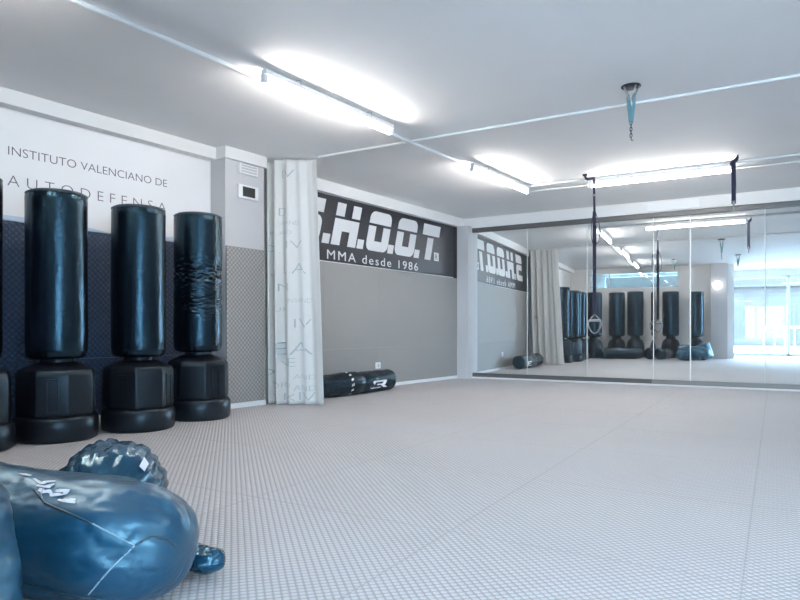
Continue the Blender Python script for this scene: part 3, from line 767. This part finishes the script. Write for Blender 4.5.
trx(Vector((-1.03, 7.39, 0)), False, 'short navy strap hanging at the right end of the far tube light')

# ------------------------------------------------------------------ shopfront behind the camera and the street
YS = -3.0
b = MB(); b.box((-1.8, YS-.2, 2.40), (5.6, YS, CZ)); b.box((-5.27, YS-.2, 0), (-1.8, YS, 1.7)); b.box((-5.27, YS-.2, 2.5), (-1.8, YS, CZ)); b.box((-5.27, YS-.2, 1.7), (-4.6, YS, 2.5)); b.box((-2.4, YS-.2, 1.7), (-1.8, YS, 2.5)); struct('wall_street', b, M['plaster'])
b = MB()
for x in (-1.8, -.9, .58, 2.1, 3.8, 5.52): b.box((x, YS-.14, 0), (x+.07, YS-.06, 2.40), .004)
b.box((-1.8, YS-.14, 2.33), (5.6, YS-.06, 2.40), .004); b.box((-1.8, YS-.14, 0), (5.6, YS-.06, .07), .004)
struct('window_3', b, M['frost'])
b = MB(); b.box((-1.75, YS-.105, .06), (5.55, YS-.098, 2.35)); struct('window_4', b, M['glass'])
b = MB()
for y in (-3.0, -1.9, -.82): b.box((5.66, y, 0), (5.74, y+.07, 2.40), .004)
b.box((5.66, -3, 2.33), (5.74, -.75, 2.40), .004); b.box((5.66, -3, 0), (5.74, -.75, .07), .004)
struct('window_5', b, M['frost'])
b = MB(); b.box((5.698, -2.95, .06), (5.705, -.8, 2.35)); struct('window_6', b, M['glass'])
pl2 = bpy.data.lights.new('side_portal', 'AREA'); pl2.shape = 'RECTANGLE'; pl2.size = 2.3; pl2.size_y = 2.4; pl2.cycles.is_portal = True
po2 = bpy.data.objects.new('side_portal', pl2); COL.objects.link(po2); po2.location = (5.85, -1.87, 1.2); po2.rotation_euler = (PI/2, 0, PI/2)
b = MB(); b.box((-20, -30, -.12), (30, YS-.2, -.02)); b.box((5.8, YS-.2, -.12), (30, 12, -.02)); tag(b.build('pavement', M['pavement']), kind='structure')
e = empty('street_building', (0, -17, -.02), label='pale building across the street seen through the shopfront', cat='building')
b = MB(); b.box((-14, -1, 0), (6.5, 0, 6)); b.build('wall', M['facade'], e)
for x in (-9, -5.5, -2, 1.2, 4.1):
    b = MB(); b.box((x, .0, .0), (x+2.2, .04, 2.6), .01); b.build('shutter', M['facade_dark'], e)
b = MB(); b.box((-14, 0, 2.9), (6.5, .25, 3.05)); b.build('ledge', M['facade'], e)
e = empty('street_railing', (0, -5.2, 0), label='white tubular railing with rounded corner outside the shopfront', cat='railing')
b = MB(); pts = [(.15, 0, -.02), (.15, 0, .72)] + [(.15+.14*(1-math.cos(a)), 0, .72+.14*math.sin(a)) for a in (PI/2*k/6 for k in range(1, 7))] + [(2.6, 0, .86), (2.74, 0, .72), (2.74, 0, -.02)]
b.tube(pts, .03, 10); b.tube([(.15, 0, .22), (2.74, 0, .22)], .018, 8)
b.build('rail', M['white'], e, True)
for k in range(8):
    b = MB(); x = .45+k*.28; b.tube([(x, 0, .22), (x, 0, .85)], .012, 8); b.build('baluster', M['white'], e, True)

# ------------------------------------------------------------------ light and camera
w = bpy.data.worlds.new('sky'); sc.world = w; w.use_nodes = True
bgn = w.node_tree.nodes['Background']; bgn.inputs[0].default_value = (.55, .77, 1.0, 1); bgn.inputs[1].default_value = 14
pl = bpy.data.lights.new('window_portal', 'AREA'); pl.shape = 'RECTANGLE'; pl.size = 7.4; pl.size_y = 2.4; pl.cycles.is_portal = True
po = bpy.data.objects.new('window_portal', pl); COL.objects.link(po); po.location = (1.9, YS-.25, 1.2); po.rotation_euler = (PI/2, 0, 0)
po.rotation_euler = (-PI/2, 0, PI)   # faces +y
cam = bpy.data.cameras.new('camera'); co = bpy.data.objects.new('camera', cam); COL.objects.link(co)
co.location = (0, 0, HC); co.rotation_euler = (PI/2, 0, TH)
cam.sensor_width = 36; cam.lens = 643.25/800*36; cam.shift_y = 29.8/800; cam.clip_start = .02; cam.clip_end = 200
sc.camera = co
sc.view_settings.view_transform = 'Standard'; sc.view_settings.look = 'None'; sc.view_settings.exposure = 1.04; sc.view_settings.gamma = 1
sc.view_settings.use_curve_mapping = False
try:
    sc.cycles.use_denoising = True; sc.cycles.max_bounces = 10; sc.cycles.diffuse_bounces = 6; sc.cycles.glossy_bounces = 5; sc.cycles.caustics_reflective = True; sc.cycles.sample_clamp_indirect = 8
except Exception: pass
